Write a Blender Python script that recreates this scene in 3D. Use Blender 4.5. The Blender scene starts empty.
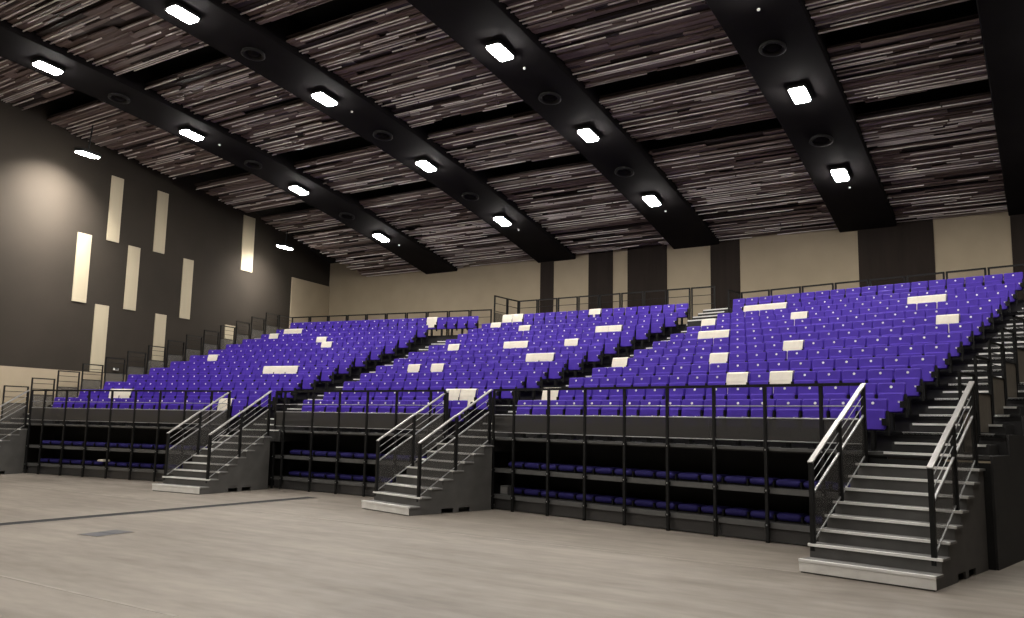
import bpy, math, random
from mathutils import Matrix, Vector
random.seed(7)
C = bpy.context.scene.collection
SC = bpy.context.scene

# ------------------------------------------------------------------ materials
def mat(name, col, rough=0.6, metal=0.0, var=0.0, scale=8.0, emit=0.0, alpha=1.0, spec=0.5, stretch=None, bump=0.0):
    m = bpy.data.materials.new(name); m.use_nodes = True
    nt = m.node_tree; b = nt.nodes['Principled BSDF']
    b.inputs['Base Color'].default_value = (*col, 1)
    b.inputs['Roughness'].default_value = rough
    b.inputs['Metallic'].default_value = metal
    b.inputs['Specular IOR Level'].default_value = spec
    b.inputs['Alpha'].default_value = alpha
    if emit:
        b.inputs['Emission Color'].default_value = (1.0, 0.96, 0.9, 1)
        b.inputs['Emission Strength'].default_value = emit
    if var:
        tc = nt.nodes.new('ShaderNodeTexCoord'); mp = nt.nodes.new('ShaderNodeMapping')
        if stretch: mp.inputs['Scale'].default_value = stretch
        n = nt.nodes.new('ShaderNodeTexNoise'); n.inputs['Scale'].default_value = scale; n.inputs['Detail'].default_value = 6
        r = nt.nodes.new('ShaderNodeValToRGB')
        r.color_ramp.elements[0].position = 0.3; r.color_ramp.elements[1].position = 0.7
        r.color_ramp.elements[0].color = (*[c * (1 - var) for c in col], 1)
        r.color_ramp.elements[1].color = (*[min(1, c * (1 + var)) for c in col], 1)
        L = nt.links
        L.new(tc.outputs['Object'], mp.inputs['Vector']); L.new(mp.outputs['Vector'], n.inputs['Vector'])
        L.new(n.outputs['Fac'], r.inputs['Fac']); L.new(r.outputs['Color'], b.inputs['Base Color'])
        if bump:
            bp = nt.nodes.new('ShaderNodeBump'); bp.inputs['Strength'].default_value = bump; bp.inputs['Distance'].default_value = 0.01
            L.new(n.outputs['Fac'], bp.inputs['Height']); L.new(bp.outputs['Normal'], b.inputs['Normal'])
    return m

M = {}
M['purple'] = mat('purple_plastic', (0.063, 0.026, 0.375), 0.6, var=0.08, scale=5, spec=0.25)
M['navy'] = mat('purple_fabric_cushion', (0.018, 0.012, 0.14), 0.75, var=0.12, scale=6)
M['plate'] = mat('white_plate', (0.88, 0.86, 0.82), 0.35)
M['black'] = mat('black_metal', (0.009, 0.009, 0.009), 0.5, var=0.25, scale=6, spec=0.2)
M['blackm'] = mat('black_matt', (0.008, 0.008, 0.008), 0.85, var=0.2, scale=3)
M['deck'] = mat('dark_deck', (0.022, 0.021, 0.021), 0.75, var=0.2, scale=3)
M['nosing'] = mat('aluminium_nosing', (0.80, 0.79, 0.76), 0.45, metal=0.1)
M['handrail'] = mat('satin_handrail', (0.42, 0.41, 0.40), 0.35, metal=0.5)
M['wire'] = mat('steel_wire', (0.34, 0.34, 0.34), 0.4, metal=0.5)
M['stair'] = mat('grey_stair_panel', (0.075, 0.072, 0.068), 0.65, var=0.18, scale=2.5)
M['tread'] = mat('grey_stair_tread', (0.17, 0.166, 0.16), 0.6, var=0.12, scale=4)
M['kick'] = mat('pale_bottom_step', (0.72, 0.70, 0.66), 0.5, var=0.1, scale=4)
M['mesh'] = mat('smoked_infill', (0.045, 0.043, 0.042), 0.35, alpha=0.8)
M['grey'] = mat('grey_guard_panel', (0.085, 0.079, 0.07), 0.5, alpha=0.65)
M['smoke'] = mat('smoked_guard_panel', (0.07, 0.066, 0.062), 0.4, alpha=0.42)
M['shelf'] = mat('shelf_edge', (0.085, 0.084, 0.082), 0.45, var=0.1)
M['cover'] = mat('white_cover_cloth', (0.86, 0.80, 0.68), 0.8, var=0.05, scale=9)
M['beige'] = mat('beige_wall', (0.34, 0.28, 0.195), 0.8, var=0.05, scale=1.2)
M['panel'] = mat('beige_acoustic_panel', (0.42, 0.365, 0.26), 0.85, var=0.05, scale=2, stretch=(1, 1, 0.2))
M['dwall'] = mat('dark_grey_wall', (0.033, 0.027, 0.021), 0.9, spec=0.2, var=0.10, scale=0.6)
M['dpanel'] = mat('dark_wall_panel', (0.026, 0.020, 0.017), 0.9, spec=0.12, var=0.12, scale=2, stretch=(3, 3, 0.3))
M['beam'] = mat('black_beam', (0.012, 0.0105, 0.0112), 0.9, var=0.12, scale=1.5, spec=0.12)
M['void'] = mat('black_ceiling', (0.006, 0.006, 0.006), 0.95)
M['lens'] = mat('lamp_lens', (1, 1, 1), 0.3, emit=120.0)
SL = [mat('slat_' + n, c, 0.6, var=0.25, scale=3, stretch=(0.4, 6, 6)) for n, c in (
    ('walnut', (0.165, 0.115, 0.103)), ('umber', (0.225, 0.163, 0.145)), ('dark', (0.042, 0.029, 0.028)),
    ('grey', (0.30, 0.245, 0.225)), ('pale', (0.80, 0.73, 0.69)))]  # pale paints in the lamplit front edges of the boards

def floor_mat():
    m = bpy.data.materials.new('worn_concrete'); m.use_nodes = True
    nt = m.node_tree; b = nt.nodes['Principled BSDF']; L = nt.links
    tc = nt.nodes.new('ShaderNodeTexCoord')
    def noise(scale, st, detail=6, rot=0.0):
        mp = nt.nodes.new('ShaderNodeMapping'); mp.inputs['Rotation'].default_value = (0, 0, rot); mp.inputs['Scale'].default_value = st
        n = nt.nodes.new('ShaderNodeTexNoise'); n.inputs['Scale'].default_value = scale; n.inputs['Detail'].default_value = detail
        L.new(tc.outputs['Object'], mp.inputs['Vector']); L.new(mp.outputs['Vector'], n.inputs['Vector']); return n
    a = noise(0.30, (1, 1, 1)); s = noise(1.0, (0.22, 2.0, 1), 5, 0.5); g = noise(4, (0.5, 1.5, 1), 8)
    r = nt.nodes.new('ShaderNodeValToRGB')
    r.color_ramp.elements[0].position = 0.38; r.color_ramp.elements[1].position = 0.62
    r.color_ramp.elements[0].color = (0.135, 0.115, 0.095, 1); r.color_ramp.elements[1].color = (0.262, 0.232, 0.198, 1)
    def mix(x, y, f):
        k = nt.nodes.new('ShaderNodeMath'); k.operation = 'MULTIPLY'; k.inputs[1].default_value = 1 - f
        k2 = nt.nodes.new('ShaderNodeMath'); k2.operation = 'MULTIPLY_ADD'; k2.inputs[1].default_value = f
        L.new(x, k.inputs[0]); L.new(y, k2.inputs[0]); L.new(k.outputs[0], k2.inputs[2]); return k2.outputs[0]
    v = mix(mix(a.outputs['Fac'], s.outputs['Fac'], 0.5), g.outputs['Fac'], 0.25)
    L.new(v, r.inputs['Fac']); L.new(r.outputs['Color'], b.inputs['Base Color'])
    b.inputs['Roughness'].default_value = 0.5; b.inputs['Specular IOR Level'].default_value = 0.35
    return m
M['floor'] = floor_mat()
M['tape'] = mat('faded_white_tape', (0.27, 0.243, 0.212), 0.6, var=0.2, scale=3)
M['trench'] = mat('steel_trench_cover', (0.022, 0.022, 0.024), 0.7, spec=0.15, var=0.2, scale=4)
M['hatch'] = mat('blue_grey_hatch', (0.06, 0.063, 0.075), 0.5, var=0.15, scale=6)

# ------------------------------------------------------------------ mesh helpers
class MB:
    def __init__(s): s.v = []; s.f = []; s.mi = []; s.sm = []
    def add(s, vs, fs, mi=0, smooth=False):
        n = len(s.v); s.v += [tuple(p) for p in vs]
        for f in fs: s.f.append([i + n for i in f]); s.mi.append(mi); s.sm.append(smooth)
    def box(s, x0, x1, y0, y1, z0, z1, mi=0):
        s.add([(x, y, z) for x in (x0, x1) for y in (y0, y1) for z in (z0, z1)],
              [(0, 1, 3, 2), (4, 6, 7, 5), (0, 4, 5, 1), (2, 3, 7, 6), (0, 2, 6, 4), (1, 5, 7, 3)], mi)
    def bar(s, a, b, w, h, mi=0, up=(0, 0, 1)):          # box section from a to b, w sideways, h along 'up'
        a, b = Vector(a), Vector(b); d = (b - a).normalized()
        up = Vector(up)
        if abs(d.dot(up)) > 0.99: up = Vector((0, 1, 0))
        r = d.cross(up).normalized(); u = r.cross(d)
        vs = []
        for p in (a, b):
            for i, j in ((-1, -1), (1, -1), (1, 1), (-1, 1)): vs.append(p + r * (i * w / 2) + u * (j * h / 2))
        s.add(vs, [(3, 2, 1, 0), (4, 5, 6, 7), (0, 1, 5, 4), (1, 2, 6, 5), (2, 3, 7, 6), (3, 0, 4, 7)], mi)
    def tube(s, a, b, r, n=6, mi=0):
        a, b = Vector(a), Vector(b); d = (b - a).normalized()
        x = d.orthogonal().normalized(); y = d.cross(x)
        vs = [p + (x * math.cos(t) + y * math.sin(t)) * r for p in (a, b) for t in [2 * math.pi * k / n for k in range(n)]]
        s.add(vs, [(k, (k + 1) % n, n + (k + 1) % n, n + k) for k in range(n)], mi, True)
        s.add(vs, [list(range(n))[::-1], list(range(n, 2 * n))], mi)
    def prism(s, pts, z0, z1, mi=0):                      # plan polygon (ccw), extruded in z
        n = len(pts)
        vs = [(p[0], p[1], z0) for p in pts] + [(p[0], p[1], z1) for p in pts]
        s.add(vs, [list(range(n))[::-1], list(range(n, 2 * n))] + [(k, (k + 1) % n, n + (k + 1) % n, n + k) for k in range(n)], mi)
    def xprism(s, prof, x0, x1, mi=0):                    # (y, z) outline extruded in x
        n = len(prof)
        vs = [(x0, p[0], p[1]) for p in prof] + [(x1, p[0], p[1]) for p in prof]
        s.add(vs, [list(range(n))[::-1], list(range(n, 2 * n))] + [(k, (k + 1) % n, n + (k + 1) % n, n + k) for k in range(n)], mi)
    def loft(s, rings, mi=0, cap=True, smooth=True):
        n = len(rings[0]); vs = [p for r in rings for p in r]; fs = []
        for k in range(len(rings) - 1):
            for i in range(n): fs.append((k * n + i, k * n + (i + 1) % n, (k + 1) * n + (i + 1) % n, (k + 1) * n + i))
        s.add(vs, fs, mi, smooth)
        if cap: s.add(rings[0], [list(range(n))[::-1]], mi); s.add(rings[-1], [list(range(n))], mi)
    def mesh(s, name, mats):
        me = bpy.data.meshes.new(name); me.from_pydata(s.v, [], s.f)
        for m in (mats if isinstance(mats, (list, tuple)) else [mats]): me.materials.append(m)
        me.polygons.foreach_set('material_index', s.mi); me.polygons.foreach_set('use_smooth', s.sm)
        me.validate(); me.update()
        import bmesh
        bm = bmesh.new(); bm.from_mesh(me); bmesh.ops.recalc_face_normals(bm, faces=bm.faces); bm.to_mesh(me); bm.free()
        return me
    def build(s, name, mats, parent=None):
        o = bpy.data.objects.new(name, s.mesh(name, mats)); C.objects.link(o)
        if parent: o.parent = parent
        return o

def tag(o, label=None, cat=None, group=None, kind=None):
    if label: o['label'] = label
    if cat: o['category'] = cat
    if group: o['group'] = group
    if kind: o['kind'] = kind
    return o
def thing(name, label, cat, loc=(0, 0, 0), rz=0.0, group=None):
    o = bpy.data.objects.new(name, None); C.objects.link(o); o.empty_display_size = 0.2
    o.location = loc; o.rotation_euler = (0, 0, rz)
    return tag(o, label, cat, group)
def copy_thing(t, loc, rz, label, group):
    r = t.copy(); C.objects.link(r); r.location = loc; r.rotation_euler = (0, 0, rz)
    r['label'] = label; r['group'] = group
    for ch in t.children:
        c = ch.copy(); C.objects.link(c); c.parent = r
        for g in ch.children:
            d = g.copy(); C.objects.link(d); d.parent = c
    return r
ORD = ['first', 'second', 'third', 'fourth', 'fifth', 'sixth', 'seventh', 'eighth', 'ninth', 'tenth', 'eleventh', 'twelfth',
       'thirteenth', 'fourteenth', 'fifteenth', 'sixteenth', 'seventeenth', 'eighteenth', 'nineteenth', 'twentieth']

# ------------------------------------------------------------------ camera
F, YAW, PITCH, ROLL, H = 834.493, 0.57788235, 0.134196756, 0.0197719, 1.963847
fw = Vector((-math.sin(YAW) * math.cos(PITCH), math.cos(YAW) * math.cos(PITCH), math.sin(PITCH)))
rt = Vector((math.cos(YAW), math.sin(YAW), 0)); up = rt.cross(fw)
r2 = rt * math.cos(ROLL) + up * math.sin(ROLL); u2 = -rt * math.sin(ROLL) + up * math.cos(ROLL)
cam = bpy.data.objects.new('camera', bpy.data.cameras.new('camera')); C.objects.link(cam)
cam.data.sensor_fit = 'HORIZONTAL'; cam.data.sensor_width = 36; cam.data.lens = F / 1024 * 36; cam.data.clip_end = 200
cam.matrix_world = Matrix(((r2.x, u2.x, -fw.x, 0), (r2.y, u2.y, -fw.y, 0), (r2.z, u2.z, -fw.z, H), (0, 0, 0, 1)))
SC.camera = cam
def px(P):
    d = Vector(P) - Vector((0, 0, H)); t = d.dot(fw)
    return (512 + F * d.dot(r2) / t, 309 - F * d.dot(u2) / t, t)
def inframe(P, m=0):
    u, v, t = px(P); return t > 0 and -m < u < 1024 + m and -m < v < 618 + m

# ------------------------------------------------------------------ layout of the three seating blocks
BLK = {'L': (-27.508878, 14.599325, 0.1612974), 'M': (-16.930428, 16.211561, -0.0167576), 'R': (-10.165688, 15.816220, -0.1854097)}
def gl(b, x, y, z=0.0):
    X, Y, a = BLK[b]
    return Vector((X + x * math.cos(a) - y * math.sin(a), Y + x * math.sin(a) + y * math.cos(a), z))
D, RISE, Z0, NR = 0.98, 0.312, 1.6, 13
def zr(i): return Z0 + RISE * i + (0.13 if i == 12 else 0.0)
ML = [-1.17, -1.38, -1.58, -1.83, -2.08, -2.2, -2.4, -2.3, -2.3, -2.5, -2.75, -2.8, -2.4]
MR = [4.7, 4.79, 4.88, 5.04, 5.15, 5.24, 5.34, 5.4, 5.47, 5.56, 5.65, 5.75, 5.75]
def row(b, i):                                           # left end, right end, number of seats
    if b == 'R' and i == 12: return (-1.42, 7.43, 18)
    if b == 'R' and i == 11: return (-0.46, 7.46, 16)
    if b == 'R': return (-0.57 - 0.035 * i, 7.845 - 0.035 * i, 17)
    if b == 'L':
        if i == 0: return (-0.46, 7.70, 16)
        if i == 12: return (-0.32, 9.45, 20)
        if i >= 10: return (-0.32, 7.60, 16)
        return (-0.49, 7.925, 17)
    return (ML[i], MR[i], round((MR[i] - ML[i]) / 0.495))
BN = {'L': 'the block by the side wall', 'M': 'the middle block', 'R': 'the block nearest the camera'}
BS = {'L': 'side-wall block', 'M': 'middle block', 'R': 'nearest block'}

# ------------------------------------------------------------------ room
K = 1.0203                                               # room offset from the camera
PC = (-0.00396806, 0.02, 12.858)
def zb(Y):                                               # underside of the arched beams
    y = max(Y / K, 1.0)
    z = -0.004033 * y * y + 0.019 * y + 12.858
    return H + K * (z - H)
# refine the arch with a parabola through the measured lamp heights
_p = [(12.448, 12.416), (17.545, 11.989), (22.605, 11.094), (27.583, 10.160), (32.001, 9.177)]
def _fit(p):
    import itertools
    S = [sum(x ** k for x, _ in p) for k in range(5)]; T = [sum(y * x ** k for x, y in p) for k in range(3)]
    A = Matrix(((S[0], S[1], S[2]), (S[1], S[2], S[3]), (S[2], S[3], S[4])))
    return A.inverted() @ Vector(T)
_c = _fit(_p)
def zb(Y):
    y = max(Y / K, 2.4)
    return H + K * (_c[0] + _c[1] * y + _c[2] * y * y - H)
W = 32.65
BX = {'B': -25.57, 'C': -18.90, 'D': -12.22, 'E': -5.55}
BNAME = {'B': 'first', 'C': 'second', 'D': 'third', 'E': 'fourth'}
XL, XR = -30.75, -1.03                                   # edges of the slatted ceiling

f = MB(); f.box(-42, 6, -7, 36, -0.3, 0.0); f.build('floor', M['floor'])['kind'] = 'structure'
# arched black ceiling slab
c = MB(); ys = [-7 + k * 1.0 for k in range(44)]
c.loft([[(-40, y, zb(y) + 1.15), (6, y, zb(y) + 1.15), (6, y, zb(y) + 1.5), (-40, y, zb(y) + 1.5)] for y in ys], smooth=False)
c.build('ceiling', M['void'])['kind'] = 'structure'
def struct(name, mb, m): o = mb.build(name, m); o['kind'] = 'structure'; return o

w = MB(); w.box(-40, 6, W, W + 0.3, 0, 11.0); struct('wall_back', w, M['beige'])
for n, (a, b) in enumerate(((-19.34, -18.66), (-16.88, -15.72), (-15.01, -13.24), (-11.36, -10.18), (-5.78, -3.29), (-0.966, 3.0))):
    t = MB(); t.box(a * K, b * K, W - 0.05, W, 0, 10.2); struct('trim_%d' % (n + 1), t, M['dpanel'])
# left wall, splayed parallel to the side of the near block
def lw(name, m, y0, y1, z0, z1, x0=-2.9, dx=0.3):
    t = MB(); t.prism([gl('L', x0 - dx, y0), gl('L', x0, y0), gl('L', x0, y1), gl('L', x0 - dx, y1)], z0, z1); return struct(name, t, m)
lw('wall_left', M['dwall'], -21.0, 19.2, 0, 13.6)
lw('baseboard_left', M['beige'], -21.0, 15.5, 0, 3.53, -2.87, 0.03)
lw('trim_7', M['beige'], 15.52, 18.9, 0, 9.15, -2.84, 0.06)
n = 8
for (y0, y1, z0, z1) in ((3.92, 4.54, 3.56, 6.16), (6.87, 7.45, 3.56, 6.16), (10.95, 11.6, 3.56, 6.16),
                         (2.88, 3.49, 6.14, 8.78), (5.24, 5.82, 6.14, 8.74), (8.17, 8.75, 6.14, 8.76),
                         (4.17, 4.74, 8.74, 11.36), (6.49, 7.07, 8.74, 11.36), (11.72, 12.52, 8.88, 11.55)):
    lw('trim_%d' % n, M['panel'], y0, y1, z0, z1, -2.86, 0.04); n += 1
w = MB(); w.box(3.0, 3.3, -7, W, 0, 14); struct('wall_right', w, M['dwall'])
w = MB(); w.box(-40, 6, -7.3, -7, 0, 14.5); struct('wall_front', w, M['dwall'])

# ceiling beams
def beam(x0, x1, y0, y1, dz, depth, step=0.8):
    b = MB(); k = max(2, int((y1 - y0) / step)); R = []
    for j in range(k + 1):
        y = y0 + (y1 - y0) * j / k; z = zb(y) + dz
        R.append([(x0 + 0.03, y, z), (x1 - 0.03, y, z), (x1, y, z + 0.03), (x1, y, z + depth), (x0, y, z + depth), (x0, y, z + 0.03)])
    b.loft(R, smooth=False); return b
for kx, x in BX.items():
    o = beam(x - 1.0, x + 1.0, -5, W, 0.0, 0.9).build('ceiling_beam', M['beam'])
    tag(o, 'wide black arched ceiling beam, %s one out from the panelled side wall' % BNAME[kx], 'ceiling beam', 'arched ceiling beams')
o = beam(XR, 3.0, -5, W, -0.02, 1.0).build('ceiling_bulkhead', M['beam'])
tag(o, 'broad black ceiling bulkhead closing the slats beside the right edge', 'ceiling bulkhead')

# slatted ceiling panels between the beams
ROWS = [(30.72, 32.6), (27.5, 30.48), (25.5, 27.28), (21.82, 24.68), (18.24, 20.98), (15.32, 18.06), (11.72, 14.46), (8.9, 11.6), (5.6, 8.1)]
edges = [XL] + [e for k in 'BCDE' for e in (BX[k] - 1.0, BX[k] + 1.0)] + [XR]
BAY = [(edges[2 * k] + (0 if k == 0 else 0.02), edges[2 * k + 1] - 0.02) for k in range(5)]
rng = random.Random(3)
for ri, (y0, y1) in enumerate(ROWS):
    for bi, (x0, x1) in enumerate(BAY):
        if not any(inframe((x, y, zb(y) + 0.2), 40) for x in (x0, (x0 + x1) / 2, x1) for y in (y0, y1)): continue
        p = MB(); y = y0
        while y < y1 - 0.03:
            w_ = min(rng.choice((0.08, 0.11, 0.15, 0.19)), y1 - y)
            x = x0 + rng.uniform(-1.5, 0)
            while x < x1:                                # boards of uneven depth, butted end to end
                ln = rng.choice((0.8, 1.3, 1.9, 2.6, 3.6)); a, b = max(x, x0), min(x + ln, x1)
                if b - a > 0.06:
                    mi = rng.choices(range(4), (42, 30, 22, 6))[0]
                    dz = rng.choice((0.03, 0.06, 0.09)) + (0.04 if mi == 2 else 0)
                    z = zb(y) + 0.14 + dz
                    p.box(a, b - 0.004, y + 0.006, y + w_ - 0.006, z, z + 0.05, mi)
                x += ln
            if rng.random() < 0.62:                       # thin pale strips: lamplight caught on the board edges, put into colour
                x = x0 + rng.uniform(-2.5, 0.8)
                while x < x1:
                    ln = rng.choice((0.9, 1.4, 2.2, 3.4, 4.6)); a, b = max(x, x0), min(x + ln, x1)
                    if b - a > 0.1:
                        z = zb(y) + 0.125
                        p.box(a, b, y - 0.016, y + 0.016, z, z + 0.03, 4 if rng.random() < 0.75 else 3)
                    x += ln + rng.choice((0.05, 0.4, 1.0, 2.0))
            y += w_
        yb = [y0 + (y1 - y0) * k / 4 for k in range(5)]   # backing board
        p.loft([[(x0, y, zb(y) + 0.31), (x1, y, zb(y) + 0.31), (x1, y, zb(y) + 0.34), (x0, y, zb(y) + 0.34)] for y in yb], 2, smooth=False)
        o = p.build('ceiling_panel', SL)
        tag(o, 'slatted brown ceiling panel, %s row from the back wall, %s bay from the panelled wall' % (ORD[ri], ORD[bi]),
            'ceiling panel', 'slatted ceiling panels')

# round air diffusers and detectors under the beams
def disc_rings(R, zs, n=20): return [[(r * math.cos(2 * math.pi * k / n), r * math.sin(2 * math.pi * k / n), z) for k in range(n)] for r, z in zip(R, zs)]
M['vent'] = mat('dark_grey_diffuser', (0.02, 0.019, 0.019), 0.6, spec=0.2)
vr = MB(); vr.loft(disc_rings((0.33, 0.35, 0.30, 0.25, 0.24), (0.0, -0.07, -0.09, -0.06, 0.0)), cap=False)
vc = MB(); vc.loft(disc_rings((0.15, 0.15, 0.02), (0.0, -0.05, -0.06)))
vt = None
for kx, x in BX.items():
    for q, y in enumerate((25.45 * K, 20.35 * K, 14.82 * K)):
        lab = 'dark air nozzle under the %s beam from the panelled wall, %s from back wall' % (BNAME[kx], ORD[q])
        loc = (x - 0.1, y, zb(y) - 0.0); g = 'round ceiling air nozzles'
        if not inframe(loc): continue
        if vt is None:
            vt = thing('air_nozzle', lab, 'air nozzle', loc, 0, g); vr.build('nozzle_ring', M['vent'], vt); vc.build('nozzle_core', M['beam'], vt)
            cur = vt
        else: cur = copy_thing(vt, loc, 0, lab, g)
        cur.rotation_euler = (math.atan((zb(y + .1) - zb(y - .1)) / .2), 0, 0)
dm = MB(); dm.loft(disc_rings((0.035, 0.045, 0.035, 0.015), (0.01, -0.02, -0.05, -0.06), 12)); dme = dm.mesh('smoke_detector', M['plate'])
for kx, x in BX.items():
    for q, y in enumerate((28.72 * K, 18.68 * K)):
        if not inframe((x, y, zb(y))): continue
        o = bpy.data.objects.new('smoke_detector', dme); C.objects.link(o); o.location = (x + 0.05, y, zb(y))
        tag(o, 'tiny white detector under the %s beam from the panelled wall, %s from the back wall' % (BNAME[kx], ORD[q]), 'detector', 'small white ceiling detectors')

# flood lamps
def light_data(power, spread=math.radians(180)):
    l = bpy.data.lights.new('lamp_glow', 'AREA'); l.shape = 'RECTANGLE'; l.size = 0.42; l.size_y = 0.72; l.energy = power
    l.color = (1.0, 0.945, 0.87); l.spread = spread; return l
POWER = 110
LD = light_data(POWER); LDW = light_data(680, math.radians(105)); LDV = light_data(180, math.radians(105))
def rr(w, h, r, n=4):                                    # rounded rectangle outline
    pts = []
    for cx, cy, a0 in ((w / 2 - r, h / 2 - r, 0), (-w / 2 + r, h / 2 - r, 90), (-w / 2 + r, -h / 2 + r, 180), (w / 2 - r, -h / 2 + r, 270)):
        for k in range(n + 1):
            a = math.radians(a0 + 90 * k / n); pts.append((cx + r * math.cos(a), cy + r * math.sin(a)))
    return pts
hs = MB(); hs.loft([[(x, y, z) for x, y in rr(w_, h_, 0.08)] for w_, h_, z in ((0.40, 0.70, 0.0), (0.50, 0.82, -0.03), (0.50, 0.82, -0.13), (0.44, 0.76, -0.135))])
ln = MB(); ln.loft([[(x, y, z) for x, y in rr(w_, h_, 0.07)] for w_, h_, z in ((0.44, 0.76, -0.13), (0.42, 0.74, -0.185), (0.30, 0.6, -0.20))])
hme, lme = hs.mesh('housing', M['black']), ln.mesh('lens', M['lens'])
LY = [(Y * K) for Y in (27.583, 22.605, 17.545, 12.448, 7.40, 2.35, -2.7)]
def lamp(loc, lab, g, ld, rot):
    t = thing('flood_lamp', lab, 'lamp', loc, 0, g); t.rotation_euler = rot
    for me, nm in ((hme, 'housing'), (lme, 'lens')):
        o = bpy.data.objects.new(nm, me); C.objects.link(o); o.parent = t
    l = bpy.data.objects.new('lamp_glow', ld); C.objects.link(l); l.parent = t; l.location = (0, 0, -0.22); return t
for kx, x in BX.items():
    for q, y in enumerate(LY):
        lamp((x, y, zb(y) - 0.005), 'lit white flood lamp under the %s beam from the panelled wall, %s from back wall' % (BNAME[kx], ORD[q]),
             'flood lamps under the beams', LD, (math.atan((zb(y + .1) - zb(y - .1)) / .2), 0, 0))
for q, y in enumerate(LY[:5]):
    lamp((1.1, y, zb(y) - 0.03), 'lit white flood lamp under the black bulkhead beyond the nearest block, %s from back wall' % ORD[q],
         'flood lamps under the bulkhead', LD, (math.atan((zb(y + .1) - zb(y - .1)) / .2), 0, 0))
for q, (yl, z) in enumerate(((12.56, 10.02), (1.52, 11.21), (-9.0, 12.0))):
    P = gl('L', -1.0, yl, z + 0.13)
    cur = lamp(P, 'lit white flood lamp hung beside the panelled side wall, %s from the back wall' % ORD[q], 'flood lamps on the side wall', LDV if q == 0 else LDW, (0, math.radians(8), BLK['L'][2]))
    [c for c in cur.children if c.type == 'LIGHT'][0].rotation_euler = (0, math.radians(32), 0)   # wall-washer reflector
    b = MB(); b.tube((0, 0, 0), (0, 0, 0.95), 0.025, 8)
    b.build('drop_rod', M['black'], cur)

# ------------------------------------------------------------------ seats
SB = mat  # shorthand not used for geometry
def seat_parts():
    parts = []
    # backrest: padded shell leaning back
    def ring(w_, z0, z1, y, r):
        zc, hh = (z0 + z1) / 2, (z1 - z0); out = []
        for x, z in rr(w_, hh, r, 3):
            zz = zc + z; lean = (zz - 0.38) * 0.14
            out.append((x, y + lean - 0.012 * (1 - (2 * x / 0.47) ** 2) * 0, zz))
        return out
    b = MB(); b.loft([ring(0.445, 0.395, 0.85, -0.032, 0.03), ring(0.466, 0.38, 0.865, -0.018, 0.03), ring(0.466, 0.38, 0.865, 0.02, 0.03), ring(0.44, 0.40, 0.85, 0.035, 0.03)], smooth=False)
    parts.append(('backrest', b.mesh('backrest', M['purple']), None))
    s = MB(); s.loft([ring(0.41, 0.36, 0.665, -0.062, 0.04), ring(0.435, 0.345, 0.69, -0.045, 0.04), ring(0.435, 0.345, 0.69, -0.033, 0.04)], smooth=False)
    parts.append(('seat_panel', s.mesh('seat_panel', M['purple']), None))
    a = MB(); a.box(0.232, 0.262, -0.055, 0.02, 0.26, 0.66, 0); a.box(0.192, 0.262, -0.15, -0.05, 0.42, 0.535, 0); a.box(0.16, 0.215, -0.145, -0.05, 0.508, 0.538, 1)
    parts.append(('armrest', a.mesh('armrest', [M['black'], M['plate']]), None))
    p = MB(); p.loft([[(0.024 * math.cos(t), y + (0.79 - 0.38 + 0.024 * math.sin(t)) * 0.14, 0.79 + 0.024 * math.sin(t)) for t in [2 * math.pi * k / 10 for k in range(10)]] for y in (-0.030, -0.042)], smooth=False)
    parts.append(('number_plate', p.mesh('number_plate', M['plate']), 'small round white number plate'))
    l = MB(); l.box(-0.03, 0.03, -0.04, 0.05, 0.0, 0.39); l.box(-0.10, 0.10, -0.09, 0.07, 0.0, 0.015); l.box(-0.248, 0.248, -0.03, 0.02, 0.335, 0.375)
    parts.append(('leg', l.mesh('leg', M['black']), None))
    return parts
SP = seat_parts()
YS = 0.62
allseats = []
for b in 'LMR':
    for i in range(NR):
        x0, x1, n_ = row(b, i)
        for k in range(n_):
            x = x0 + (k + 0.5) * (x1 - x0) / n_
            P = gl(b, x, YS + D * i, zr(i))
            u, v, t = px(P + Vector((0, 0, 0.885)))
            allseats.append(dict(b=b, i=i, k=k, n=n_, P=P, u=u, v=v, t=t, x=x))
seen = [s for s in allseats if -12 < s['u'] < 1036]
# covers: position of each white cover in plan is found from the seat it lies on
COV = [('L', 120, 390.5, 0), ('L', 131, 390.5, 0), ('L', 219.5, 399, 0), ('L', 267, 366, 0), ('L', 280, 366, 0), ('L', 293, 366, 0), ('L', 217, 355, 0),
       ('L', 273, 334.5, 0), ('L', 288, 328.7, 0), ('L', 298, 328.7, 0), ('L', 318.5, 337, 0), ('L', 324.5, 342.3, 0), ('L', 429.5, 317, 0),
       ('M', 452.5, 343.4, 0), ('M', 409, 363.9, 0), ('M', 436, 363.3, 0), ('M', 507, 341, 0), ('M', 521, 341, 0), ('M', 500, 318.5, 0), ('M', 511, 318, 0),
       ('M', 523, 316.5, 0), ('M', 522, 325.2, 1), ('M', 566, 338.8, 0), ('M', 600, 312, 1), ('M', 601, 326, 0), ('M', 616, 325.2, 0), ('M', 528, 353, 0),
       ('M', 543, 353, 0), ('M', 455, 388.2, 0), ('M', 469, 388.2, 0),
       ('R', 620, 357.5, 0), ('R', 551, 388.3, 0), ('R', 708, 319.3, 0), ('R', 708, 331, 0), ('R', 725, 330.3, 0), ('R', 749.5, 304, 0), ('R', 764.5, 303.5, 0),
       ('R', 780, 302.5, 1), ('R', 806, 312.3, 0), ('R', 784, 342.3, 0), ('R', 726, 353.8, 0), ('R', 728, 373.2, 0), ('R', 774, 372.3, 0),
       ('R', 913, 298.6, 1), ('R', 934, 297.3, 1), ('R', 948, 317.6, 1)]
covered = {}
for b, u, v, kind in COV:
    best = min((s for s in seen if s['b'] == b and (s['b'], s['i'], s['k']) not in covered), key=lambda s: (s['u'] - u) ** 2 + 2.5 * (s['v'] - v) ** 2)
    covered[(b, best['i'], best['k'])] = (kind, best)
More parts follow.
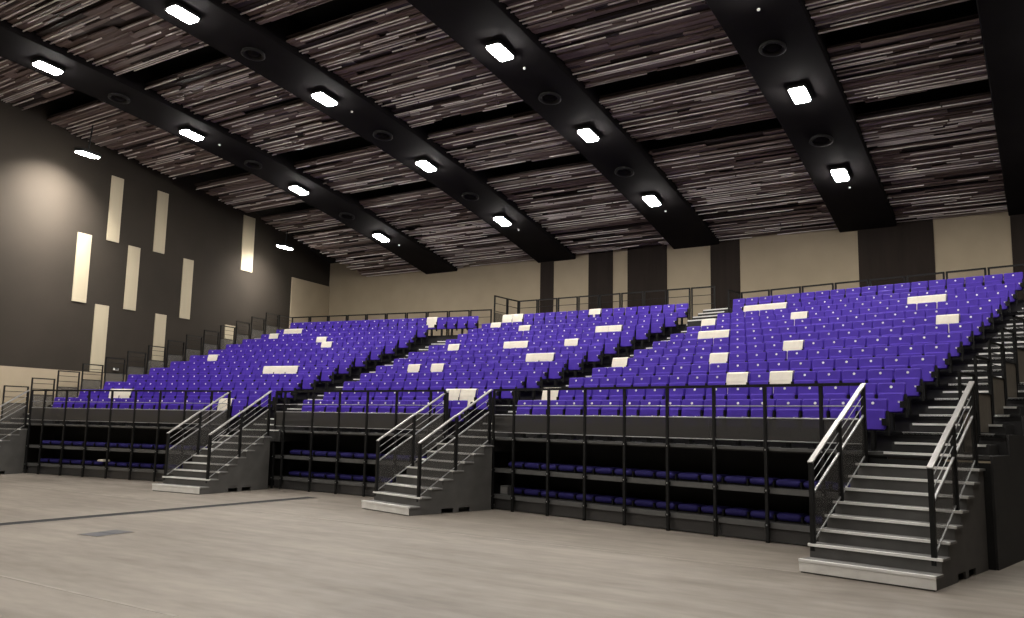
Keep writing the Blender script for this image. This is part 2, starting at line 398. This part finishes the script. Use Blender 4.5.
seen.sort(key=lambda s: s['t'])
# the 300 nearest seats are things, the rest one mass
import bmesh
proto = None
def seat_label(s):
    w_ = 'white-covered purple seat' if (s['b'], s['i'], s['k']) in covered else 'purple tip-up seat'
    k, n_ = s['k'], s['n']
    if k == 0: pos = 'at its left end'
    elif k == n_ - 1: pos = 'at its right end'
    elif k < n_ / 2: pos = '%s from its left end' % ORD[k]
    else: pos = '%s from its right end' % ORD[n_ - 1 - k]
    return '%s, %s row of %s, %s' % (w_, ORD[s['i']], {'L': 'the side-wall block', 'M': 'the middle block', 'R': 'the nearest block'}[s['b']], pos)
NT = 300
for s in seen[:NT]:
    rz = BLK[s['b']][2]; lab = seat_label(s); g = 'purple tip-up seats in the front rows'
    if proto is None:
        proto = thing('tip_up_seat', lab, 'seat', s['P'], rz, g)
        for nm, me, pl in SP:
            o = bpy.data.objects.new(nm, me); C.objects.link(o); o.parent = proto
            if pl: o['label'] = pl
    else: copy_thing(proto, s['P'], rz, lab, g)
bm = bmesh.new(); MATS = [M['purple'], M['black'], M['plate']]
midx = {m.name: k for k, m in enumerate(MATS)}
for s in seen[NT:]:
    T = Matrix.Translation(s['P']) @ Matrix.Rotation(BLK[s['b']][2], 4, 'Z')
    for nm, me, _ in SP:
        n0, f0 = len(bm.verts), len(bm.faces); bm.from_mesh(me); bm.verts.ensure_lookup_table(); bm.faces.ensure_lookup_table()
        for v in bm.verts[n0:]: v.co = T @ v.co
        for fc in bm.faces[f0:]: fc.material_index = midx[me.materials[fc.material_index].name]
me = bpy.data.meshes.new('rear_seats'); bm.to_mesh(me); bm.free()
for m in MATS: me.materials.append(m)
o = bpy.data.objects.new('tip_up_seats', me); C.objects.link(o)
tag(o, 'mass of purple tip-up seats filling the upper rows of all blocks', 'seats', None, 'stuff')

# white covers draped over single seat backs
def cover_mesh(kind):
    w_ = 0.495; c_ = MB()
    def yb(z): return (z - 0.38) * 0.14
    zt = 0.885; zlow = 0.66 if kind else 0.42
    prof = [(-0.082, zlow), (-0.080, 0.70), (-0.062, 0.86), (-0.03, zt), (0.03, zt), (0.055, 0.86), (0.055, 0.72)]
    pr = [(y + yb(z), z) for y, z in prof]
    ins = [(y + (0.006, 0.006, 0.006, 0.004, -0.004, -0.006, -0.006)[k], z - (0, 0, 0, 0.006, 0.006, 0, 0)[k]) for k, (y, z) in enumerate(pr)]
    for k in range(len(pr) - 1):
        c_.xprism([pr[k], pr[k + 1], ins[k + 1], ins[k]], -w_ / 2, w_ / 2)
    if kind: c_.box(-0.045, 0.045, -0.072, -0.066, 0.42, 0.665)
    return c_.mesh('seat_cover', M['cover'])
CM = [cover_mesh(0), cover_mesh(1)]
for (b, i, k), (kind, s) in covered.items():
    o = bpy.data.objects.new('seat_cover', CM[kind]); C.objects.link(o); o.location = s['P']; o.rotation_euler = (0, 0, BLK[b][2])
    n_ = s['n']
    pos = ('%s from its left end' % ORD[k]) if k < n_ / 2 else ('%s from its right end' % ORD[n_ - 1 - k])
    tag(o, '%s on seat, %s row of the %s, %s' % ('white strip cover' if kind else 'white cover', ORD[i], BS[b], pos), 'seat cover', 'white seat covers')

# ------------------------------------------------------------------ seating stands
SKEW = {'R': -0.035, 'L': 0.0, 'M': 0.0}
def deck_x(b, i):
    x0, x1, _ = row(b, i)
    if b == 'L': return (-2.42, 9.6 if i == 12 else 8.06)
    if b == 'R': return (x0 - 0.1, 9.46)
    return (x0 - 0.1, x1 + 0.1)
STN = {'L': 'black stepped seating stand of the side-wall block', 'M': 'black stepped seating stand of the middle block', 'R': 'black stepped seating stand of the nearest block'}
FX = {'L': (-0.62, 7.67), 'M': (-1.5, 4.55), 'R': (-0.66, 7.69)}
STAND = {}
for b in 'LMR':
    X, Y, a = BLK[b]
    st = thing('seating_stand', STN[b], 'seating stand', (X, Y, 0), a, 'stepped seating stands'); STAND[b] = st
    for i in range(NR):
        x0, x1 = deck_x(b, i); y1 = (i + 1) * D + (0.55 if i == NR - 1 else 0.0)
        m = MB(); m.box(x0, x1, i * D + (0.03 if i == 0 else 0), y1, zr(i) - 0.07, zr(i), 0)
        if i: m.box(x0, x1, i * D + 0.02, i * D + 0.05, zr(i - 1), zr(i) - 0.07, 0)
        m.box(x0, x1, i * D + (0.005 if i == 0 else -0.012), i * D + 0.03, zr(i) - 0.045, zr(i) + 0.004, 1)
        m.build('deck', [M['deck'], M['shelf'] if i == 0 else M['black']], st)
    fx0, fx1 = FX[b]
    sx0, sx1 = (fx0, fx1 if b != 'R' else 7.62)
    for z in (0.33, 0.91):
        m = MB(); m.box(sx0, sx1, 0.05, 0.85, z - 0.07, z, 0); m.box(sx0, sx1, 0.03, 0.052, z - 0.085, z + 0.01, 1)
        m.build('lower_shelf', [M['deck'], M['shelf']], st)
    m = MB(); m.box(sx0, sx1, 0.06, 0.09, 0.02, 0.25); m.build('kick_panel', M['mesh'], st)
    m = MB(); m.box(*{'L': (-0.6, 8.9), 'M': (-2.4, 6.4), 'R': (-1.6, 7.7)}[b], *{'L': (0.9, 0.94), 'M': (1.05, 1.09), 'R': (0.9, 0.94)}[b], 0.0, 1.52); m.build('rear_skirt', M['blackm'], st)
    if b == 'M':
        m = MB(); m.box(-2.75, 5.9, 13.32, 14.1, 5.3, 5.7); m.build('rear_walkway', M['deck'], st)
    if b in 'LR':                                        # stepped outer side
        xs = -2.45 if b == 'L' else 9.47
        pr = [(0.02, 0.0), (NR * D + 0.55, 0.0), (NR * D + 0.55, zr(NR - 1))]
        for i in range(NR - 1, -1, -1):
            pr += [(i * D + (0.02 if i == 0 else 0), zr(i))] + ([(i * D, zr(i - 1))] if i else [])
        m = MB(); m.xprism(pr, xs, xs + 0.03); m.build('side_panel', M['deck'], st)
        if b == 'R':
            m = MB(); m.box(7.75, 9.47, 0.0, 0.02, 0.0, 1.5); m.build('front_skirt', M['blackm'], st)

# stowed seats lying on the two lower shelves
cu = MB()
def cush(x0, x1, y0, y1, z0, z1): 
    r = 0.05; R = []
    for ins, z in ((0.03, z0), (0.0, z0 + 0.03), (0.0, z1 - 0.04), (0.02, z1 - 0.012), (0.05, z1)):
        R.append([((x0 + x1) / 2 + x, (y0 + y1) / 2 + y, z) for x, y in rr(x1 - x0 - 2 * ins, y1 - y0 - 2 * ins, r)])
    cu.loft(R)
cush(-0.225, 0.225, 0.0, 0.42, 0.03, 0.15); cme = cu.mesh('cushion', M['navy'])
fr_ = MB(); fr_.box(-0.235, 0.235, 0.05, 0.5, 0.0, 0.028); fr_.box(0.232, 0.262, 0.0, 0.45, 0.0, 0.12); fme = fr_.mesh('seat_frame', M['black'])
sproto = None
STX = {'L': [0.25 + 0.5 * k - 0.5 for k in range(16)], 'M': [-1.0 + 0.497 * k for k in range(12)], 'R': [-0.28 + 0.5 * k for k in range(16)]}
for b in 'RML':
    for lev, z in ((0, 0.33), (1, 0.91)):
        for k, x in enumerate(STX[b]):
            P = gl(b, x, 0.30, z)
            lab = 'folded purple seat stowed on the %s shelf under the %s, %s from its left' % (('lower', 'upper')[lev], BS[b], ORD[k])
            g = 'purple seats stowed under the stands'
            if sproto is None:
                sproto = thing('stowed_seat', lab, 'seat', P, BLK[b][2], g)
                for nm, me in (('cushion', cme), ('seat_frame', fme)):
                    o = bpy.data.objects.new(nm, me); C.objects.link(o); o.parent = sproto
            else: copy_thing(sproto, P, BLK[b][2], lab, g)

# ------------------------------------------------------------------ aisle stairs
def aisle(label, Lf, Rf, solid=True, n_=NR):
    t = thing('aisle_stairs', label, 'stairs', Lf(0, 0.0)); org = t.location.copy()
    for i in range(n_):
        for h_ in (0, 1):
            ya, yb_ = i * D + (0.50 if h_ else 0.0), (i + 1) * D
            z = zr(i) + (RISE / 2 if h_ else 0.006)
            a, b_, c_, d = Lf(i, ya), Rf(i, ya), Rf(i, yb_), Lf(i, yb_)
            m = MB(); m.prism([p - org for p in (a, b_, c_, d)], z - (0.15 if h_ else (0.32 if solid else 0.004)), z, 0)
            s = m.build('step', M['deck'], t)
            e = (b_ - a).normalized(); nrm = Vector((-e.y, e.x, 0))
            m = MB(); za = Vector((0, 0, z - 0.012)) - org + nrm * 0.018
            m.bar(a + e * 0.05 + za, b_ - e * 0.05 + za, 0.06, 0.035); m.build('nosing', M['nosing'], s)
    for o in t.children_recursive: pass
    return t
def P3(v): return Vector((v.x, v.y, 0))
aisle('dark aisle stairs with pale nosings between the side-wall block and middle block',
      lambda i, y: P3(gl('L', 8.10, y)), lambda i, y: P3(gl('M', deck_x('M', i)[0] - 0.03, y)), True, 12)
ta = aisle('dark aisle stairs with pale nosings between the middle block and nearest block',
      lambda i, y: P3(gl('M', deck_x('M', i)[1] + 0.03, y)), lambda i, y: P3(gl('R', deck_x('R', i)[0] - 0.03, y)))
for k in range(4):                                       # steeper top steps up to the rear walkway
    y, z = 11.40 + 0.35 * k, 5.57 + 0.16 * k
    m = MB(); m.prism([gl('R', a_, b_) - ta.location for a_, b_ in ((-2.62, y), (-1.56, y), (-1.56, y + (0.35 if k < 3 else 0.9)), (-2.62, y + (0.35 if k < 3 else 0.9)))], 5.05, z)
    st_ = m.build('step', M['deck'], ta)
    m = MB(); m.bar(gl('R', -2.6, y + 0.02, z - 0.01) - ta.location, gl('R', -1.58, y + 0.02, z - 0.01) - ta.location, 0.07, 0.04); m.build('nosing', M['nosing'], st_)
aisle('dark aisle stairs with pale nosings along the outer end of the nearest block',
      lambda i, y: P3(gl('R', row('R', i)[1] + 0.08, y)), lambda i, y: P3(gl('R', 9.35, y)), False)
aisle('dark aisle stairs with pale nosings between the panelled wall and the side-wall block',
      lambda i, y: P3(gl('L', -2.3, y)), lambda i, y: P3(gl('L', -0.62, y)), False)

# ------------------------------------------------------------------ portable front stairs
NS, SD, SW = 9, 2.38, 1.75
RUN, SR = SD / 8.0, Z0 / 9.0
def front_stair(label, loc, rz, depth=SD):
    t = thing('stair_unit', label, 'stairs', loc, rz, 'portable front stairs')
    run = depth / 8.0; wh = SW / 2
    for k in range(NS - 1):
        y = -depth + run * k; z = SR * (k + 1)
        m = MB(); y2 = y + run + 0.02
        m.box(-wh, wh, y + 0.012, y2, z - 0.03, z, 0); m.box(-wh + 0.02, wh - 0.02, y + 0.02, y + 0.04, z - SR, z - 0.03, 1)
        if k == 0: m.box(-wh, wh, y + 0.005, y + 0.02, 0.02, z - 0.03, 2)
        s = m.build('step', [M['tread'], M['stair'], M['kick']], t)
        m = MB(); m.box(-wh, wh, y - 0.004, y + 0.05, z - 0.028, z + 0.006); m.build('nosing', M['nosing'], s)
    for sx in (-1, 1):                                   # stepped cheeks with two fork slots
        pr = [(-depth + 0.03, 0.0)]
        for ya, yb_ in ((-1.42, -1.10), (-0.95, -0.63)): pr += [(ya, 0.0), (ya, 0.10), (yb_, 0.10), (yb_, 0.0)]
        pr += [(-0.02, 0.0), (-0.02, SR * 8 - 0.03)]
        for k in range(NS - 2, -1, -1):
            y = -depth + run * k
            pr += [(y + 0.03, SR * (k + 1) - 0.03)] + ([(y + 0.03, SR * k - 0.03)] if k else [])
        m = MB(); x = sx * (wh - 0.035)
        m.xprism(pr, x - 0.015, x + 0.015); m.build('side_panel', M['stair'], t)
    sl = SR / run
    for sx in (-1, 1):
        x = sx * (wh - 0.11 if sx > 0 else wh - 0.06)
        yb, yt = -depth + run * 1.05, 0.0
        base = lambda y: SR + (y - (-depth)) * sl         # nosing line
        tp = lambda y: 2.68 + (y - yt) * (2.68 - (SR * 2 + 1.12)) / (yt - yb)
        hr = MB()
        ym = (yb + yt) / 2
        hr.bar((x, yb, tp(yb)), (x, ym - 0.012, tp(ym)), 0.075, 0.025); hr.bar((x, ym + 0.012, tp(ym)), (x, yt, tp(yt)), 0.075, 0.025)
        h_ = hr.build('handrail', M['handrail'], t)
        for y in (yb + 0.03, ym, yt - 0.04):
            m = MB(); m.box(x - 0.03, x + 0.03, y - 0.03, y + 0.03, base(y) - 0.12, tp(y) - 0.02); m.build('post', M['black'], h_)
        for q, off in enumerate((0.17, 0.32)):
            m = MB(); m.tube((x, yb + 0.05, tp(yb + 0.05) - off), (x, yt - 0.05, tp(yt - 0.05) - off), 0.007); m.build('wire', M['wire'], h_)
        m = MB(); m.bar((x, yb + 0.05, tp(yb + 0.05) - 0.47), (x, yt - 0.05, tp(yt - 0.05) - 0.47), 0.03, 0.025); m.bar((x, yb + 0.05, base(yb) + 0.02), (x, yt - 0.05, base(yt) - 0.06), 0.02, 0.02)
        m.build('middle_rail', M['wire'], h_)
        m = MB(); m.xprism([(yb + 0.06, base(yb) + 0.03), (yt - 0.07, base(yt) - 0.05), (yt - 0.07, tp(yt) - 0.52), (yb + 0.06, tp(yb) - 0.45)], x - 0.004, x + 0.004)
        m.build('infill_panel', M['smoke'], h_)
    return t
front_stair('grey front stairs with black handrails, nearest the camera', gl('R', 8.53, -0.03), BLK['R'][2])
front_stair('grey front stairs with black handrails, between middle and nearest blocks', (-11.58, 16.02, 0), math.radians(-14.3), 2.3)
front_stair('grey front stairs with black handrails, between side-wall and middle blocks', gl('L', 8.24, -2.40) + Vector((-math.sin(math.radians(4.2)), math.cos(math.radians(4.2)), 0)) * 2.38, math.radians(4.2))
front_stair('grey front stairs cut off by the picture edge below the panelled wall', gl('L', -1.53, -0.03), BLK['L'][2])

# ------------------------------------------------------------------ front guard rails
PX = {'L': [-0.62, 0, 1, 2, 3, 4, 5, 6, 7, 7.67], 'M': [-1.5, -1.14, 0, 1, 2, 3, 4.1, 4.55], 'R': [-0.66, -0.02, 1, 2, 3, 4, 5, 6, 7, 7.69]}
for b in 'LMR':
    X, Y, a = BLK[b]
    t = thing('front_guard_rail', 'black front guard rail with dark infill before the ' + BS[b], 'guard rail', (X, Y, 0), a, 'front guard rails')
    xs = PX[b]
    for k, x in enumerate(xs):
        m = MB(); m.box(x - 0.028, x + 0.028, -0.045, 0.0, 0.0 if k not in (0, len(xs) - 1) or b != 'R' or k == 0 else 0.0, 2.66, 0)
        for z in (0.33, 0.91, 1.6): m.box(x - 0.036, x + 0.036, -0.052, 0.015, z - 0.06, z - 0.01, 0); m.box(x - 0.012, x + 0.012, -0.057, -0.045, z - 0.045, z - 0.02, 1)
        m.build('post', [M['black'], M['wire']], t)
    m = MB(); m.box(xs[0], xs[-1], -0.05, 0.005, 2.65, 2.70); m.build('top_rail', M['black'], t)
    m = MB(); m.tube((xs[0], -0.022, 2.32), (xs[-1], -0.022, 2.32), 0.010); m.tube((xs[0], -0.022, 2.11), (xs[-1], -0.022, 2.11), 0.013); m.tube((xs[0], -0.022, 1.72), (xs[-1], -0.022, 1.72), 0.010)
    m.build('mid_rail', M['wire'], t)
    for k in range(len(xs) - 1):
        m = MB(); m.box(xs[k] + 0.03, xs[k + 1] - 0.03, -0.026, -0.018, 1.73, 2.10); m.build('infill_panel', M['mesh'], t)

# ------------------------------------------------------------------ stepped guard frames at the outer sides
M['tan'] = mat('tan_guard_panel', (0.20, 0.175, 0.14), 0.6, alpha=0.88, var=0.1)
def guard_frame(name, P, rz, lab, g, ln_, top, up_h, low_h, proto={}):
    key = (round(ln_, 3), up_h, low_h)
    if key in proto: return copy_thing(proto[key], P, rz, lab, g)
    t = thing(name, lab, 'guard rail', P, rz, g); proto[key] = t
    m = MB(); z1 = up_h + low_h
    m.box(-0.02, 0.02, 0.0, 0.04, 0, z1); m.box(-0.02, 0.02, ln_ - 0.04, ln_, 0, z1); m.box(-0.02, 0.02, 0.0, ln_, z1 - 0.04, z1); m.box(-0.012, 0.012, 0.04, ln_ - 0.04, low_h - 0.02, low_h)
    m.build('frame', M['black'], t)
    m = MB()
    for q in (1, 2): m.tube((0, 0.04, low_h + up_h * q / 3), (0, ln_ - 0.04, low_h + up_h * q / 3), 0.010)
    m.build('wire', M['black'], t)
    m = MB(); m.box(-0.004, 0.004, 0.04, ln_ - 0.04, 0.05, low_h - 0.02); m.build('infill_panel', M['tan'] if 'nearest' in lab else M['grey'], t)
    return t
for i in range(14):
    P = gl('L', -2.37, 0.21 + 0.993 * i, 0); P.z = 2.85 + 0.3175 * i - 1.25
    guard_frame('guard_frame', P, BLK['L'][2], 'black guard frame along the panelled wall, %s one up from the front' % ORD[i], 'stepped guard frames by the panelled wall', 0.90, 0, 0.58, 0.67)
P = gl('L', -2.37, 14.1, 5.74)
guard_frame('guard_frame', P, BLK['L'][2], 'black guard frame along the panelled wall, level one at the very top', 'stepped guard frames by the panelled wall', 1.05, 0, 0.58, 0.67)
for i in range(6):
    P = gl('R', 9.1, 0.05 + 0.87 * i, 0); P.z = 2.84 + 0.306 * i - 1.25
    if not inframe(P + Vector((0, 0, 1)), 25): continue
    guard_frame('guard_frame', P, BLK['R'][2], 'black guard frame beside the nearest aisle stairs, %s one up from the front' % ORD[i], 'stepped guard frames by the nearest aisle', 0.80, 0, 0.58, 0.67)

# ------------------------------------------------------------------ rear guard rails
def rear_rail(b, y, z, zlow, segs, label, ret=None):
    X, Y, a = BLK[b]
    t = thing('rear_guard_rail', label, 'guard rail', (X, Y, 0), a, 'rear guard rails')
    for (xa, xb) in segs:
        m = MB()
        m.box(xa, xa + 0.05, y - 0.025, y + 0.025, zlow, z); m.box(xb - 0.05, xb, y - 0.025, y + 0.025, zlow, z); m.box(xa, xb, y - 0.025, y + 0.025, z - 0.05, z)
        s = m.build('rail_frame', M['black'], t)
        m = MB()
        for q in (0.33, 0.66): m.tube((xa, y, z - q), (xb, y, z - q), 0.012)
        m.build('wire', M['black'], s)
    if ret:
        for (x, ya, yb_) in ret:
            m = MB(); m.box(x - 0.025, x + 0.025, ya, ya + 0.05, zlow - 0.4, z); m.box(x - 0.025, x + 0.025, yb_ - 0.05, yb_, zlow, z); m.box(x - 0.025, x + 0.025, ya, yb_, z - 0.05, z)
            s = m.build('return_frame', M['black'], t)
            m = MB()
            for q in (0.33, 0.66): m.tube((x, ya, z - q), (x, yb_, z - q), 0.012)
            m.build('wire', M['black'], s)
            m = MB(); m.box(x - 0.004, x + 0.004, ya + 0.05, yb_ - 0.05, zlow - 0.1, z - 0.72); m.build('infill_panel', M['smoke'], s)
    return t
def segs(x0, x1, n_): return [(x0 + (x1 - x0) * k / n_ + 0.02, x0 + (x1 - x0) * (k + 1) / n_ - 0.02) for k in range(n_)]
rear_rail('L', 13.22, 6.72, 5.36, segs(-0.9, 9.7, 10), 'thin black rail behind the top row of the side-wall block')
rear_rail('M', 13.95, 7.17, 5.7, segs(-2.66, 6.2, 9), 'thin black rail behind the top row of the middle block', [(-2.68, 12.15, 13.1), (-2.68, 13.12, 13.95)])
rear_rail('R', 13.22, 6.70, 5.36, segs(-1.55, 8.6, 9), 'thin black rail behind the top row of the nearest block', [(-1.58, 12.4, 13.2)])

# ------------------------------------------------------------------ floor fittings and small things
t = thing('cable_trench', 'dark steel cable trench cover strip crossing the concrete floor', 'trench cover', (-15.65, 7.5, 0))
m = MB(); m.box(-0.19, 0.19, -8, 7.6, 0.0, 0.006); m.build('cover_plate', M['trench'], t)
m = MB(); m.box(-0.24, -0.19, -8, 7.6, 0.0, 0.008); m.box(0.19, 0.24, -8, 7.6, 0.0, 0.008); m.build('edge_strip', M['tape'], t)
t = thing('floor_hatch', 'small blue grey floor hatch set in concrete beside the trench cover', 'floor hatch', (-13.3, 8.26, 0), 0.1)
m = MB(); m.box(-0.24, 0.24, -0.36, 0.36, 0, 0.008); m.build('hatch_frame', M['tape'], t)
m = MB(); m.box(-0.22, 0.22, -0.34, -0.01, 0.0, 0.012); m.box(-0.22, 0.22, 0.01, 0.34, 0.0, 0.012); m.build('hatch_lid', M['hatch'], t)
for nm, x0, x1, y, wd in (('faded white floor line running in front of all three stands', -27.0, -2.6, 12.05, 0.06), ('faded white floor line near the camera at lower left', -13.5, -7.4, 5.4, 0.05)):
    m = MB(); m.box(x0, x1, y - wd / 2, y + wd / 2, 0, 0.003); tag(m.build('floor_line', M['tape']), nm, 'floor line')
m = MB(); m.box(-0.1, 0.1, -0.07, 0.0, -0.05, 0.05); m.box(-0.07, 0.07, -0.085, -0.07, -0.03, 0.03, 1)
o = m.build('wall_socket', [M['plate'], M['shelf']]); o.location = gl('L', -2.865, 5.07, 3.72); o.rotation_euler = (0, 0, BLK['L'][2] + math.pi / 2)
tag(o, 'small pale socket box on the panelled wall above the beige band', 'socket')
t = thing('cable_box', 'small grey cable box on the lower shelf beside the middle front stairs', 'cable box', gl('R', -0.42, 0.12, 0.33), BLK['R'][2])
m = MB(); m.box(-0.12, 0.12, 0, 0.2, 0, 0.2); m.build('box_body', M['shelf'], t)
m = MB(); m.box(-0.10, 0.10, -0.012, 0, 0.03, 0.17); m.build('box_lid', M['tread'], t)
m = MB()
for k in range(3): m.box(-0.14 + 0.015 * k, 0.16 - 0.01 * k, -0.02, 0.2, 0.004 + 0.02 * k, 0.02 + 0.02 * k)
o = m.build('paper_sheets', M['cover']); o.location = gl('L', 2.55, 0.15, 0.49); o.rotation_euler = (0, 0, BLK['L'][2])
tag(o, 'folded white sheets lying on a stowed seat under the side-wall block', 'paper')

# ------------------------------------------------------------------ world and view
wd = bpy.data.worlds.new('dark'); SC.world = wd; wd.use_nodes = True
wd.node_tree.nodes['Background'].inputs[0].default_value = (0.02, 0.02, 0.02, 1); wd.node_tree.nodes['Background'].inputs[1].default_value = 0.1
SC.view_settings.view_transform = 'Standard'; SC.view_settings.look = 'None'; SC.view_settings.gamma = 1; SC.view_settings.use_curve_mapping = False
SC.view_settings.exposure = 0.0
